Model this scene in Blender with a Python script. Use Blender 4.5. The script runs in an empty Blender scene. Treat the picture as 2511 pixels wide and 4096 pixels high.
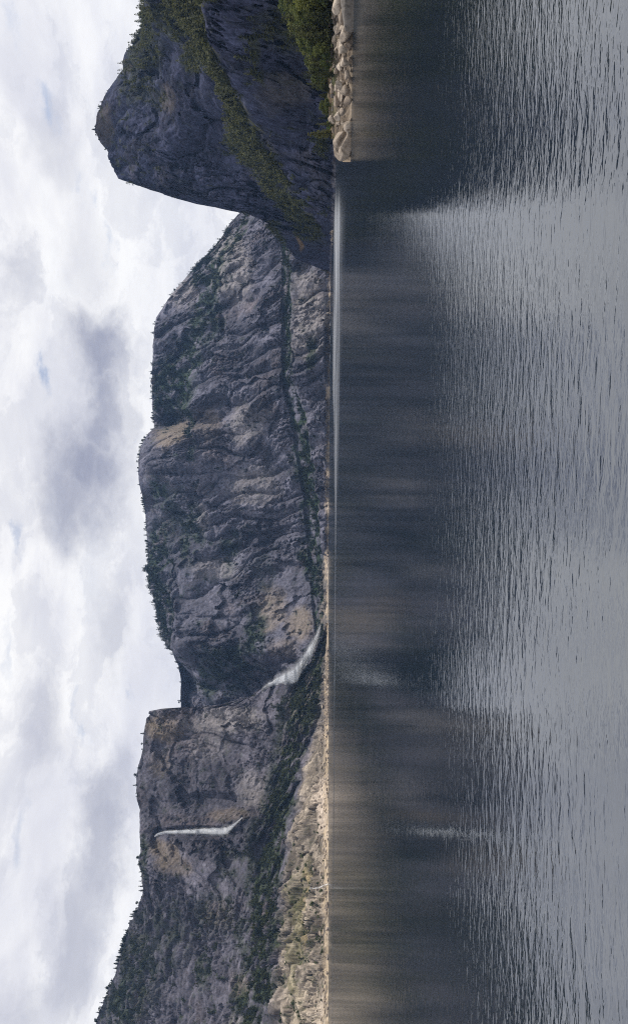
import bpy, bmesh, math, random
import numpy as np
from mathutils import Vector, Matrix

random.seed(7)
RNG = np.random.default_rng(7)
sc = bpy.context.scene
COL = sc.collection

# ------------------------------------------------------------------ camera
# The photograph is a landscape view lying on its side: image right = down.
F = 3630.0                      # focal length in photo pixels (4096 wide upright)
S = 1.6618                      # photo pixels per display pixel used in the outlines below
H = 11.0                        # eye height above the lake (dam crest)
U0, V0 = 2048.0, 1300.4         # principal point, upright
ROLL = math.atan(0.0075)
CR, SR = math.cos(ROLL), math.sin(ROLL)
RIGHT = np.array([CR, 0, SR]); DOWN = np.array([SR, 0, -CR]); FWD = np.array([0, 1.0, 0])

cd = bpy.data.cameras.new('camera'); cam = bpy.data.objects.new('camera', cd); COL.objects.link(cam)
cd.sensor_fit = 'AUTO'; cd.sensor_width = 36.0; cd.lens = F / 4096 * 36
cd.shift_x = -(V0 - 1255.5) / 4096
cd.clip_start = 0.5; cd.clip_end = 30000
m = Matrix.Identity(4)
for i in range(3):
    m[i][0] = DOWN[i]; m[i][1] = RIGHT[i]; m[i][2] = -FWD[i]
m[2][3] = H
cam.matrix_world = m
sc.camera = cam

def ray(X, Y):
    X = np.asarray(X, float); Y = np.asarray(Y, float)
    u = 4096 - S * Y; v = S * X
    return ((u - U0) / F)[..., None] * RIGHT + ((v - V0) / F)[..., None] * DOWN + FWD
def at(X, Y, d):
    return np.array([0, 0, H]) + ray(X, Y) * np.asarray(d, float)[..., None]
def shore_X(Y, d):              # display X of the lake surface at depth d
    u = 4096 - S * np.asarray(Y, float)
    return (V0 + (u - U0) * SR / CR + H * F / d) / S

# ------------------------------------------------------------------ world, sun, exposure
SUN_EL, SUN_AZ = math.radians(54), math.radians(78)      # azimuth measured from +Y towards +X
sun_dir = Vector((math.sin(SUN_AZ) * math.cos(SUN_EL), math.cos(SUN_AZ) * math.cos(SUN_EL), math.sin(SUN_EL)))
sl = bpy.data.lights.new('sun', 'SUN'); sl.energy = 4.0; sl.angle = math.radians(0.8); sl.color = (1.0, 0.93, 0.84)
so = bpy.data.objects.new('sun', sl); COL.objects.link(so)
so.rotation_euler = sun_dir.to_track_quat('Z', 'Y').to_euler()

w = bpy.data.worlds.new('World'); sc.world = w; w.use_nodes = True
nt = w.node_tree; nt.nodes.clear()
def N(tree, t, **kw):
    n = tree.nodes.new(t)
    for k, v in kw.items():
        if k.startswith('i_'):
            n.inputs[k[2:]].default_value = v
        else:
            setattr(n, k, v)
    return n
def math_node(tree, op, a, b=None, c=None, clamp=False):
    n = tree.nodes.new('ShaderNodeMath'); n.operation = op; n.use_clamp = clamp
    for i, x in enumerate((a, b, c)):
        if x is None: continue
        if isinstance(x, (int, float)): n.inputs[i].default_value = x
        else: tree.links.new(x, n.inputs[i])
    return n.outputs[0]
def map_range(tree, x, a, b, c=0.0, d=1.0, smooth=True):
    n = tree.nodes.new('ShaderNodeMapRange'); n.interpolation_type = 'SMOOTHSTEP' if smooth else 'LINEAR'
    tree.links.new(x, n.inputs[0])
    for i, q in enumerate((a, b, c, d)): n.inputs[i + 1].default_value = q
    return n.outputs[0]
def vmath(tree, op, a, b):
    n = tree.nodes.new('ShaderNodeVectorMath'); n.operation = op
    for i, x in enumerate((a, b)):
        if x is None: continue
        if isinstance(x, (tuple, list)): n.inputs[i].default_value = x
        else: tree.links.new(x, n.inputs[i])
    return n
def mixc(tree, fac, a, b, mode='MIX'):
    n = tree.nodes.new('ShaderNodeMix'); n.data_type = 'RGBA'; n.blend_type = mode
    for s, x in ((0, fac), (6, a), (7, b)):
        if isinstance(x, (int, float)): n.inputs[s].default_value = x
        elif isinstance(x, (tuple, list)): n.inputs[s].default_value = tuple(x) + (1.0,) * (4 - len(x))
        else: tree.links.new(x, n.inputs[s])
    return n.outputs[2]
def noise_tex(tree, vec, scale, detail=4, rough=0.55, dist=0.0):
    n = tree.nodes.new('ShaderNodeTexNoise'); tree.links.new(vec, n.inputs['Vector'])
    n.inputs['Scale'].default_value = scale; n.inputs['Detail'].default_value = detail
    n.inputs['Roughness'].default_value = rough; n.inputs['Distortion'].default_value = dist
    return n.outputs['Fac']

tc = nt.nodes.new('ShaderNodeTexCoord'); D = tc.outputs['Generated']
sky = nt.nodes.new('ShaderNodeTexSky'); sky.sky_type = 'NISHITA'; sky.sun_disc = False
sky.sun_elevation = SUN_EL; sky.sun_rotation = SUN_AZ; sky.air_density = 1.0; sky.dust_density = 1.5
# warped direction for ragged cloud edges
nz = nt.nodes.new('ShaderNodeTexNoise'); nz.inputs['Scale'].default_value = 10; nz.inputs['Detail'].default_value = 10; nz.inputs['Roughness'].default_value = .62
st = vmath(nt, 'MULTIPLY', D, (1.0, 1.0, 1.6)).outputs[0]
nt.links.new(st, nz.inputs['Vector'])
wv = vmath(nt, 'SUBTRACT', nz.outputs['Color'], (.5, .5, .5)).outputs[0]
wv = vmath(nt, 'MULTIPLY', wv, (.16, .03, .09)).outputs[0]
Dw = vmath(nt, 'ADD', D, wv).outputs[0]
def patch(X, Y, rX, rY):
    c = ray(X, Y); c = c / np.linalg.norm(c)
    k = (F / S)
    dv = vmath(nt, 'SUBTRACT', Dw, tuple(c)).outputs[0]
    dv = vmath(nt, 'MULTIPLY', dv, (k / rY, 3.0, k / rX)).outputs[0]
    ln = nt.nodes.new('ShaderNodeVectorMath'); ln.operation = 'LENGTH'; nt.links.new(dv, ln.inputs[0])
    return map_range(nt, ln.outputs['Value'], 1.25, 0.2)
def patches(lst):
    out = None
    for (X, Y, rX, rY, s) in lst:
        p = math_node(nt, 'MULTIPLY', patch(X, Y, rX, rY), s)
        out = p if out is None else math_node(nt, 'MAXIMUM', out, p)
    return out
grey = patches([(235, 860, 85, 140, .95), (245, 1000, 65, 120, .9), (205, 1130, 95, 150, 1.0), (160, 1210, 85, 140, .85), (90, 1750, 60, 160, .4), (270, 1500, 50, 120, .35),
                (300, 1010, 30, 90, .45), (235, 2030, 70, 170, .72), (190, 2250, 70, 170, .55), (60, 2420, 70, 90, .35),
                (40, 640, 40, 90, .28), (200, 620, 60, 160, .25), (120, 380, 60, 90, .3), (300, 1900, 40, 120, .4)])
gaps = patches([(88, 925, 20, 55, 1.0), (40, 1300, 15, 60, .7), (60, 1360, 15, 40, .5), (318, 1645, 12, 50, .9), (105, 290, 22, 45, .8),
                (165, 440, 22, 26, .45), (55, 110, 22, 40, .35), (325, 1915, 10, 60, .9), (190, 450, 14, 20, .4), (30, 1560, 14, 70, .4), (250, 560, 14, 60, .5), (200, 1740, 16, 80, .6), (60, 2000, 16, 70, .5)])
st2 = vmath(nt, 'MULTIPLY', D, (1.0, 1.0, 2.6)).outputs[0]
n1 = noise_tex(nt, st2, 4.5, 7, .58, .3)
n2 = noise_tex(nt, st2, 17, 5, .6, .2)
n3 = noise_tex(nt, st2, 2.3, 4, .5, 0)
base = map_range(nt, n1, .36, .64, 0, 1)
fine = map_range(nt, n2, .35, .65, 0, 1)
lum = math_node(nt, 'MULTIPLY_ADD', base, .16, .80)
lum = math_node(nt, 'MULTIPLY_ADD', fine, .05, lum)
cw = mixc(nt, base, (8.3, 8.3, 8.8), (10.5, 10.4, 10.3))
n4 = noise_tex(nt, vmath(nt, 'MULTIPLY', Dw, (1.0, 1.0, 2.0)).outputs[0], 8.0, 10, .6, .25)
cw = mixc(nt, math_node(nt, 'MULTIPLY', map_range(nt, n4, .54, .45), .30), cw, (5.6, 5.75, 6.6))
cw = mixc(nt, fine, mixc(nt, .12, cw, (5, 5, 6)), cw)
gfac = math_node(nt, 'MULTIPLY', grey, map_range(nt, n2, .25, .7, .75, 1.0), clamp=True)
cloud = mixc(nt, gfac, cw, (3.3, 3.45, 4.45))
gapf = math_node(nt, 'MULTIPLY', gaps, map_range(nt, n2, .42, .62, 0, 1), clamp=True)
# thin places where the blue above shows through faintly
thin = math_node(nt, 'MULTIPLY', map_range(nt, n3, .60, .74), .25)
gapf = math_node(nt, 'MAXIMUM', math_node(nt, 'MULTIPLY', gapf, .75), thin)
col = mixc(nt, gapf, cloud, mixc(nt, .45, sky.outputs[0], (5.4, 6.1, 8.3)))
bg = nt.nodes.new('ShaderNodeBackground'); bg.inputs['Strength'].default_value = 0.1
nt.links.new(col, bg.inputs['Color'])
ow = nt.nodes.new('ShaderNodeOutputWorld'); nt.links.new(bg.outputs[0], ow.inputs['Surface'])

vs = sc.view_settings; vs.view_transform = 'Standard'; vs.look = 'None'; vs.exposure = 0.0; vs.gamma = 1.0; vs.use_curve_mapping = False
sc.cycles.use_denoising = False; sc.cycles.use_adaptive_sampling = False
sc.cycles.pixel_filter_type = 'BLACKMAN_HARRIS'; sc.cycles.filter_width = 1.1
sc.cycles.max_bounces = 5; sc.cycles.diffuse_bounces = 2; sc.cycles.glossy_bounces = 3; sc.cycles.volume_bounces = 0
sc.cycles.transparent_max_bounces = 8

# ------------------------------------------------------------------ numpy noise
_T = RNG.normal(size=(256, 3)); _T /= np.linalg.norm(_T, axis=1)[:, None]; _T = _T.astype(np.float32)
_Z = RNG.integers(0, 256, size=(3, 256)).astype(np.uint8)
_Z16 = RNG.integers(0, 65536, size=(2, 1024)).astype(np.uint16)
_R16 = RNG.random((5, 65536)).astype(np.float32)
def noise3(p, seed=0):
    p = np.asarray(p, np.float32)
    fl = np.floor(p); i = fl.astype(np.int32); f = p - fl
    u = f * f * f * (f * (f * 6 - 15) + 10)
    hx = [_Z[0][(i[:, 0] + d + seed * 37) & 255] for d in (0, 1)]
    hy = [_Z[1][(i[:, 1] + d + seed * 11) & 255] for d in (0, 1)]
    hz = [_Z[2][(i[:, 2] + d + seed * 53) & 255] for d in (0, 1)]
    wx = (1 - u[:, 0], u[:, 0]); wy = (1 - u[:, 1], u[:, 1]); wz = (1 - u[:, 2], u[:, 2])
    T0, T1, T2 = _T[:, 0].copy(), _T[:, 1].copy(), _T[:, 2].copy()
    fx = (f[:, 0], f[:, 0] - 1); fy = (f[:, 1], f[:, 1] - 1); fz = (f[:, 2], f[:, 2] - 1)
    out = np.zeros(len(p), np.float32)
    for dx in (0, 1):
        for dy in (0, 1):
            hxy = hx[dx] ^ hy[dy]; wxy = wx[dx] * wy[dy]
            for dz in (0, 1):
                k = hxy ^ hz[dz]
                out += (T0[k] * fx[dx] + T1[k] * fy[dy] + T2[k] * fz[dz]) * (wxy * wz[dz])
    return out * 1.5
def fbm(p, oct=4, seed=0, gain=.5, ridged=False):
    a, s, t = 1.0, 0, 0
    for o in range(oct):
        n = noise3(p * 2.03 ** o, seed + o)
        if ridged: n = 1 - 2 * np.abs(n)
        s = s + a * n; t += a; a *= gain
    return s / t
def facets(a, b, sa, sb, seed=0, tilt=.5, spread=1.0):
    """overlapping rock slabs: relief (unit of cell size 1), crack mask, random per slab, stepped blocks"""
    pa, pb = (a / sa).astype(np.float32), (b / sb).astype(np.float32)
    ia, ib = np.floor(pa).astype(np.int32), np.floor(pb).astype(np.int32)
    m1 = np.full(a.shape, -9.0, np.float32); m2 = m1.copy(); idr = np.zeros_like(m1); n1 = np.full_like(m1, 9.0); step = np.zeros_like(m1)
    for da in (-1, 0, 1):
        for db in (-1, 0, 1):
            ca, cb = ia + da, ib + db
            k = _Z16[0][(ca + seed * 131) & 1023] ^ _Z16[1][(cb + seed * 71) & 1023]
            r = [R[k] for R in _R16]
            xa = pa - (ca + r[0]); xb = pb - (cb + r[1]); q = xa * xa + xb * xb
            pl = tilt * ((r[3] - .5) * 2 * xa + (r[4] - .5) * 2 * xb)
            val = r[2] * spread + pl - 1.3 * q
            nw = val > m1
            m2 = np.where(nw, m1, np.maximum(m2, val)); m1 = np.where(nw, val, m1); idr = np.where(nw, r[3], idr)
            nw = q < n1
            n1 = np.where(nw, q, n1); step = np.where(nw, r[4] - .5 + pl, step)
    return m1, np.exp(-(m1 - m2) / .05), idr, step
def gsmooth(x, n):
    if n < 2: return x
    k = np.hanning(2 * n + 1); k /= k.sum()
    return np.convolve(np.pad(x, n, mode='edge'), k, 'valid')
def sstep(x, a, b):
    t = np.clip((x - a) / (b - a), 0, 1); return t * t * (3 - 2 * t)

# ------------------------------------------------------------------ materials
MATS = {}
def mat(name):
    m = bpy.data.materials.new(name); m.use_nodes = True
    b = m.node_tree.nodes['Principled BSDF']; MATS[name] = m
    return m, m.node_tree, b
def rock_mat(name, s1, bump, rough=.9):
    m, t, b = mat(name)
    at_ = t.nodes.new('ShaderNodeAttribute'); at_.attribute_name = 'alb'
    g = t.nodes.new('ShaderNodeNewGeometry')
    n1 = noise_tex(t, g.outputs['Position'], s1, 5, .65)
    n2 = noise_tex(t, g.outputs['Position'], s1 * 6, 3, .6)
    f = math_node(t, 'MULTIPLY', map_range(t, n1, .3, .7, .58, 1.42, False), map_range(t, n2, .3, .7, .86, 1.14, False))
    cc = t.nodes.new('ShaderNodeCombineColor')
    for i in range(3): t.links.new(f, cc.inputs[i])
    t.links.new(mixc(t, 1.0, at_.outputs['Color'], cc.outputs[0], 'MULTIPLY'), b.inputs['Base Color'])
    b.inputs['Roughness'].default_value = rough; b.inputs['Specular IOR Level'].default_value = 0
    bp = t.nodes.new('ShaderNodeBump'); bp.inputs['Strength'].default_value = .6; bp.inputs['Distance'].default_value = bump
    t.links.new(math_node(t, 'ADD', n1, math_node(t, 'MULTIPLY', n2, .4)), bp.inputs['Height'])
    t.links.new(bp.outputs[0], b.inputs['Normal'])
    return m
rock_far = rock_mat('granite_far', .11, 3.0)
rock_near = rock_mat('granite_near', .5, .5)

def boulder_mat(name, c1, c2, c3):
    m, t, b = mat(name)
    tcn = t.nodes.new('ShaderNodeTexCoord'); oi = t.nodes.new('ShaderNodeObjectInfo')
    g = t.nodes.new('ShaderNodeNewGeometry')
    n1 = noise_tex(t, g.outputs['Position'], .45, 5, .6); n2 = noise_tex(t, g.outputs['Position'], 2.6, 4, .65)
    c = mixc(t, oi.outputs['Random'], c1, c2)
    c = mixc(t, map_range(t, n1, .46, .68), c, c3)
    c = mixc(t, map_range(t, n2, .45, .7, 0, .7), c, (.10, .085, .07))
    t.links.new(c, b.inputs['Base Color']); b.inputs['Roughness'].default_value = .85; b.inputs['Specular IOR Level'].default_value = .3
    bp = t.nodes.new('ShaderNodeBump'); bp.inputs['Strength'].default_value = .5; bp.inputs['Distance'].default_value = .25
    t.links.new(math_node(t, 'ADD', n1, math_node(t, 'MULTIPLY', n2, .5)), bp.inputs['Height']); t.links.new(bp.outputs[0], b.inputs['Normal'])
    return m
boulder_tan = boulder_mat('boulder_granite', (.22, .175, .135), (.50, .43, .35), (.20, .16, .125))
boulder_dark = boulder_mat('boulder_dark_granite', (.11, .10, .09), (.16, .145, .13), (.07, .065, .06))

def leaf_mat(name, c1, c2, s=.35):
    m, t, b = mat(name)
    oi = t.nodes.new('ShaderNodeObjectInfo'); g = t.nodes.new('ShaderNodeNewGeometry')
    n1 = noise_tex(t, g.outputs['Position'], s, 3, .6)
    r = math_node(t, 'MULTIPLY_ADD', oi.outputs['Random'], .65, math_node(t, 'MULTIPLY', map_range(t, n1, .35, .65), .35))
    t.links.new(mixc(t, r, c1, c2), b.inputs['Base Color']); b.inputs['Roughness'].default_value = .75
    b.inputs['Specular IOR Level'].default_value = .2
    tr = t.nodes.new('ShaderNodeBsdfTranslucent'); mx = t.nodes.new('ShaderNodeMixShader'); mx.inputs[0].default_value = .35
    t.links.new(b.inputs['Base Color'].links[0].from_socket, tr.inputs['Color']); t.links.new(b.outputs[0], mx.inputs[1]); t.links.new(tr.outputs[0], mx.inputs[2])
    t.links.new(mx.outputs[0], t.nodes['Material Output'].inputs['Surface'])
    return m
ledge_leaf = leaf_mat('ledge_foliage', (.020, .030, .014), (.15, .15, .045), .10)  # olive range brightened to paint sunlight onto the ledge trees
bush_leaf = leaf_mat('bush_foliage', (.022, .036, .014), (.11, .135, .035), .05)
needle = leaf_mat('needles', (.022, .034, .016), (.12, .125, .045))
leaf = leaf_mat('broad_leaves', (.022, .045, .018), (.19, .20, .05))
leaf_bright = leaf_mat('bright_leaves', (.10, .17, .02), (.17, .21, .03))
far_leaf = leaf_mat('far_foliage', (.010, .019, .012), (.036, .048, .022), .07)
shore_leaf = leaf_mat('shore_foliage', (.016, .028, .014), (.085, .092, .03), .11)
bm_, t_, b_ = mat('bark'); g_ = t_.nodes.new('ShaderNodeNewGeometry')
t_.links.new(mixc(t_, noise_tex(t_, g_.outputs['Position'], 3, 4), (.05, .035, .025), (.13, .10, .075)), b_.inputs['Base Color']); b_.inputs['Roughness'].default_value = .95
bark = bm_
bm_, t_, b_ = mat('dead_wood'); b_.inputs['Base Color'].default_value = (.45, .42, .38, 1); b_.inputs['Roughness'].default_value = .9
g_ = t_.nodes.new('ShaderNodeNewGeometry'); t_.links.new(mixc(t_, noise_tex(t_, g_.outputs['Position'], .8, 4), (.33, .31, .29), (.55, .53, .5)), b_.inputs['Base Color'])
dead_wood = bm_

# water: dark body, Fresnel surface, wind ripples as relief
wm, t, b = mat('lake_water')
b.inputs['Base Color'].default_value = (.016, .022, .026, 1); b.inputs['IOR'].default_value = 1.333
g = t.nodes.new('ShaderNodeNewGeometry'); P = g.outputs['Position']
sx = t.nodes.new('ShaderNodeSeparateXYZ'); t.links.new(P, sx.inputs[0])
rot = t.nodes.new('ShaderNodeVectorRotate'); rot.rotation_type = 'Z_AXIS'; rot.inputs['Angle'].default_value = math.radians(6); t.links.new(P, rot.inputs['Vector'])
def stretched(ax, ay, src=rot.outputs[0]):
    return vmath(t, 'MULTIPLY', src, (ax, ay, 1)).outputs[0]
big = noise_tex(t, P, .018, 3, .5)
w1 = noise_tex(t, stretched(.46, .88), 1.0, 3, .5, .4)
w2 = noise_tex(t, stretched(1.0, 2.1), 1.0, 2, .5, .3)
w3 = noise_tex(t, stretched(2.6, 5.0), 1.0, 2, .5, 0)
rightish = map_range(t, sx.outputs[0], -14, 14)                        # finer chop towards the right bank
hsum = math_node(t, 'MULTIPLY', w1, .044)
hsum = math_node(t, 'ADD', hsum, math_node(t, 'MULTIPLY', w2, math_node(t, 'MULTIPLY_ADD', rightish, .010, .014)))
hsum = math_node(t, 'ADD', hsum, math_node(t, 'MULTIPLY', w3, math_node(t, 'MULTIPLY_ADD', rightish, .0040, .0016)))
calm = map_range(t, big, .35, .62, .8, 1.12)
hsum = math_node(t, 'MULTIPLY', math_node(t, 'MULTIPLY', hsum, calm), map_range(t, sx.outputs[1], 50, 115, 1.12, .55))   # the breeze dies out away from the dam
bp = t.nodes.new('ShaderNodeBump'); bp.inputs['Strength'].default_value = 1.0; bp.inputs['Distance'].default_value = 1.0
t.links.new(hsum, bp.inputs['Height']); t.links.new(bp.outputs[0], b.inputs['Normal'])
# a wind line crosses the lake: fine ripples roughen the surface there
nb = noise_tex(t, vmath(t, 'MULTIPLY', P, (.002, .006, 0)).outputs[0], 1.0, 4, .6)
yy = math_node(t, 'ADD', sx.outputs[1], math_node(t, 'MULTIPLY_ADD', nb, 260, -130))
lo = map_range(t, sx.outputs[0], -100, 300, 850, 330)
wid = map_range(t, sx.outputs[0], -100, 300, 60, 800)
upb = map_range(t, sx.outputs[0], -100, 300, 940, 1500)
lee = map_range(t, math_node(t, 'DIVIDE', sx.outputs[0], sx.outputs[1]), .375, .325)   # calm water in the lee of the great rock
def step_between(x, a, b_):
    n = t.nodes.new('ShaderNodeMapRange'); n.interpolation_type = 'SMOOTHSTEP'
    t.links.new(x, n.inputs[0])
    for k, q in ((1, a), (2, b_)):
        if isinstance(q, (int, float)): n.inputs[k].default_value = q
        else: t.links.new(q, n.inputs[k])
    return n.outputs[0]
band = math_node(t, 'MULTIPLY', math_node(t, 'MULTIPLY', lee, step_between(yy, lo, math_node(t, 'ADD', lo, wid))), step_between(yy, math_node(t, 'ADD', upb, 80), upb))
dist_r = map_range(t, sx.outputs[1], 60, 500, .03, .07)
brk = map_range(t, noise_tex(t, vmath(t, 'MULTIPLY', P, (.004, .010, 0)).outputs[0], 1.0, 3, .6), .35, .6, .25, 1.0)
band = math_node(t, 'MULTIPLY', band, math_node(t, 'MULTIPLY', brk, map_range(t, sx.outputs[0], -300, 320, .22, 1.0)))
rg = math_node(t, 'MULTIPLY_ADD', band, .30, dist_r)
fr = t.nodes.new('ShaderNodeFresnel'); fr.inputs['IOR'].default_value = 1.333; t.links.new(bp.outputs[0], fr.inputs['Normal'])
# averaged over wavelets too small to model, a lake's reflectance rises much more slowly towards grazing than a mirror's
refl = math_node(t, 'MULTIPLY_ADD', math_node(t, 'POWER', fr.outputs[0], .6), .36, .185)
gl = t.nodes.new('ShaderNodeBsdfGlossy'); gl.inputs['Color'].default_value = (.95, .97, 1.0, 1); t.links.new(rg, gl.inputs['Roughness']); t.links.new(bp.outputs[0], gl.inputs['Normal'])
df = t.nodes.new('ShaderNodeBsdfDiffuse'); df.inputs['Color'].default_value = (.008, .013, .018, 1)
mxw = t.nodes.new('ShaderNodeMixShader'); t.links.new(refl, mxw.inputs[0]); t.links.new(df.outputs[0], mxw.inputs[1]); t.links.new(gl.outputs[0], mxw.inputs[2])
t.links.new(mxw.outputs[0], t.nodes['Material Output'].inputs['Surface'])


# falling water
fm, t, b = mat('white_water')
b.inputs['Base Color'].default_value = (.86, .89, .93, 1); b.inputs['Roughness'].default_value = .6
b.inputs['Subsurface Weight'].default_value = 0
g = t.nodes.new('ShaderNodeNewGeometry')
nn = noise_tex(t, vmath(t, 'MULTIPLY', g.outputs['Position'], (.5, .5, .05)).outputs[0], 1.0, 4, .6)
t.links.new(mixc(t, map_range(t, nn, .35, .65), (.84, .88, .93), (.96, .97, .98)), b.inputs['Base Color'])
at_ = t.nodes.new('ShaderNodeAttribute'); at_.attribute_name = 'dens'
nn2 = noise_tex(t, vmath(t, 'MULTIPLY', g.outputs['Position'], (.22, .22, .05)).outputs[0], 1.0, 4, .65)
al = math_node(t, 'MULTIPLY', at_.outputs['Fac'], map_range(t, nn2, .25, .6, .55, 1.3), clamp=True)
tl = t.nodes.new('ShaderNodeBsdfTranslucent'); tl.inputs['Color'].default_value = (.95, .97, 1, 1)
mt = t.nodes.new('ShaderNodeMixShader'); mt.inputs[0].default_value = .5; t.links.new(b.outputs[0], mt.inputs[1]); t.links.new(tl.outputs[0], mt.inputs[2])
tp = t.nodes.new('ShaderNodeBsdfTransparent'); ma = t.nodes.new('ShaderNodeMixShader'); t.links.new(al, ma.inputs[0]); t.links.new(tp.outputs[0], ma.inputs[1]); t.links.new(mt.outputs[0], ma.inputs[2])
t.links.new(ma.outputs[0], t.nodes['Material Output'].inputs['Surface'])

# ------------------------------------------------------------------ object helpers
def tag(o, label=None, cat=None, group=None, kind=None):
    for k, v in (('label', label), ('category', cat), ('group', group), ('kind', kind)):
        if v: o[k] = v
    return o
def link(name, me, parent=None, loc=None):
    o = bpy.data.objects.new(name, me); COL.objects.link(o)
    if parent: o.parent = parent
    if loc is not None: o.location = loc
    return o
def mesh_np(name, V, Fc, mat_, alb=None, smooth=True):
    me = bpy.data.meshes.new(name)
    V = np.ascontiguousarray(V, np.float32); Fc = np.ascontiguousarray(Fc, np.int32)
    k = Fc.shape[1]
    me.vertices.add(len(V)); me.vertices.foreach_set('co', V.ravel())
    me.loops.add(Fc.size); me.loops.foreach_set('vertex_index', Fc.ravel())
    me.polygons.add(len(Fc)); me.polygons.foreach_set('loop_start', np.arange(0, Fc.size, k, dtype=np.int32))
    me.polygons.foreach_set('loop_total', np.full(len(Fc), k, np.int32))
    if smooth: me.polygons.foreach_set('use_smooth', np.ones(len(Fc), bool))
    if alb is not None:
        a = me.attributes.new('alb', 'FLOAT_COLOR', 'POINT')
        c = np.ones((len(V), 4), np.float32); c[:, :3] = alb; a.data.foreach_set('color', c.ravel())
    me.update(); me.validate(verbose=False)
    me.materials.append(mat_)
    return me

# ------------------------------------------------------------------ terrain
C_ROCK = np.array([.150, .142, .150]); C_TAN = np.array([.215, .18, .145]); C_PALE = np.array([.28, .26, .255])  # base rock is dark granite, darkened further to carry cloud shade on the cliffs
C_DARK = np.array([.020, .021, .027]); C_VEG = np.array([.034, .046, .022]); C_BLEACH = np.array([.40, .33, .25])
C_GRASS = np.array([.13, .13, .04]); C_TALUS = np.array([.16, .145, .13]); C_SOIL = np.array([.17, .13, .09])
VEG = {}

def build_layer(contours, y0, y1, step, back, smooth_rows=6, smooth_cols=14, maxdens=8.0):
    """contours: list (bottom to top) of lists (Y, X or None for the lake level, depth)."""
    yy = np.linspace(y0, y1, 6000)
    top = np.interp(yy, [c[0] for c in contours[-1]], [c[1] for c in contours[-1]])
    dens = np.minimum(np.sqrt(1 + np.gradient(top, yy) ** 2), maxdens)
    cum = np.concatenate([[0], np.cumsum((dens[1:] + dens[:-1]) / 2 * np.diff(yy))])
    nY = int(cum[-1] / step)
    Y = np.interp(np.linspace(0, cum[-1], nY), cum, yy)
    Xs, Ds = [], []
    for k, c in enumerate(contours):
        d = gsmooth(np.interp(Y, [q[0] for q in c], [q[2] for q in c]), smooth_cols)
        if c[0][1] is None: X = shore_X(Y, d)
        else: X = np.interp(Y, [q[0] for q in c], [q[1] for q in c])
        if k: X = np.minimum(X, Xs[-1] - .6); d = np.maximum(d, Ds[-1] + .5)
        Xs.append(X); Ds.append(d)
    rX, rD, rK = [], [], []
    # foot under the lake surface
    rX.append(Xs[0] + 2.2); rD.append(Ds[0] - 1); rK.append(np.full(nY, -.2))
    for k in range(len(Xs) - 1):
        n = max(2, int(np.max(Xs[k] - Xs[k + 1]) / step))
        for i in range(n):
            f = i / n
            rX.append(Xs[k] * (1 - f) + Xs[k + 1] * f); rD.append(Ds[k] * (1 - f) + Ds[k + 1] * f); rK.append(np.full(nY, k + f))
    rX.append(Xs[-1]); rD.append(Ds[-1]); rK.append(np.full(nY, float(len(Xs) - 1)))
    GX, GD, GK = np.array(rX), np.array(rD), np.array(rK)
    for j in range(nY): GD[:, j] = gsmooth(GD[:, j], smooth_rows)
    return GX, GD, GK, np.tile(Y, (len(rX), 1))

def finish_layer(name, G, disp, color, mat_, back, top_keep=.35, lake_fade=8.0, up=None, keep_mean=1.0):
    GX, GD, GK, GY = G
    nr, nc = GX.shape
    P = at(GX.ravel(), GY.ravel(), GD.ravel())
    K = GK.ravel(); X = GX.ravel(); Y = GY.ravel()
    h, crack, extra = disp(P, X, Y, K)
    kmax = K.max()
    h = h - np.mean(h[(K > kmax - .15) & (X > 0)]) * keep_mean
    fade = np.where(K > kmax - .15, top_keep + (1 - top_keep) * (kmax - K) / .15, 1.0)
    fade *= .25 + .75 * sstep(P[:, 2], 0, lake_fade)
    vd = P - np.array([0, 0, H]); vd[:, 2] = 0; vd /= np.linalg.norm(vd, axis=1)[:, None]
    wu = np.zeros(len(P)) if up is None else up(P, X, Y, K)
    dirn = -vd * (1 - .75 * wu)[:, None] + np.array([0, 0, 1.0]) * (.22 + .68 * wu)[:, None]
    hf = np.where(wu > .3, np.maximum(h * fade, -.5 * np.maximum(P[:, 2], 0)), h * fade)
    Q = P + dirn * hf[:, None]
    alb = color(Q, X, Y, K, crack, extra)
    # plateau behind the rim
    rows = [Q.reshape(nr, nc, 3)]; arow = [np.clip(alb, .008, .8).reshape(nr, nc, 3)]
    topr = rows[0][-1]; vt = vd.reshape(nr, nc, 3)[-1]
    for i, (bk, dz) in enumerate(back):
        q = topr + vt * bk; q[:, 2] = np.maximum(topr[:, 2] * dz, -2)
        rows.append(q[None]); arow.append(arow[0][-1][None])
    V = np.concatenate(rows).reshape(-1, 3); A = np.concatenate(arow).reshape(-1, 3)
    R = nr + len(back)
    idx = np.arange(R * nc).reshape(R, nc)
    Fc = np.stack([idx[:-1, :-1], idx[1:, :-1], idx[1:, 1:], idx[:-1, 1:]], -1).reshape(-1, 4)
    o = link(name, mesh_np(name, V, Fc, mat_, A, smooth=False)); o['kind'] = 'structure'
    return dict(obj=o, P=Q, X=X, Y=Y, K=K, veg=VEG.get(name))

def keep(n, v):
    VEG[n] = v; return v
def veg_mix(c, mask, col=C_VEG):
    return c * (1 - mask[:, None]) + col * mask[:, None]
def zone(X, Y, lst, wob=None):
    out = np.zeros_like(X)
    for (x, y, rx, ry, s) in lst:
        r = np.sqrt(((X - x) / rx) ** 2 + ((Y - y) / ry) ** 2)
        if wob is not None: r = r + wob
        out = np.maximum(out, s * sstep(r, 1.15, .45))
    return out

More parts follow.
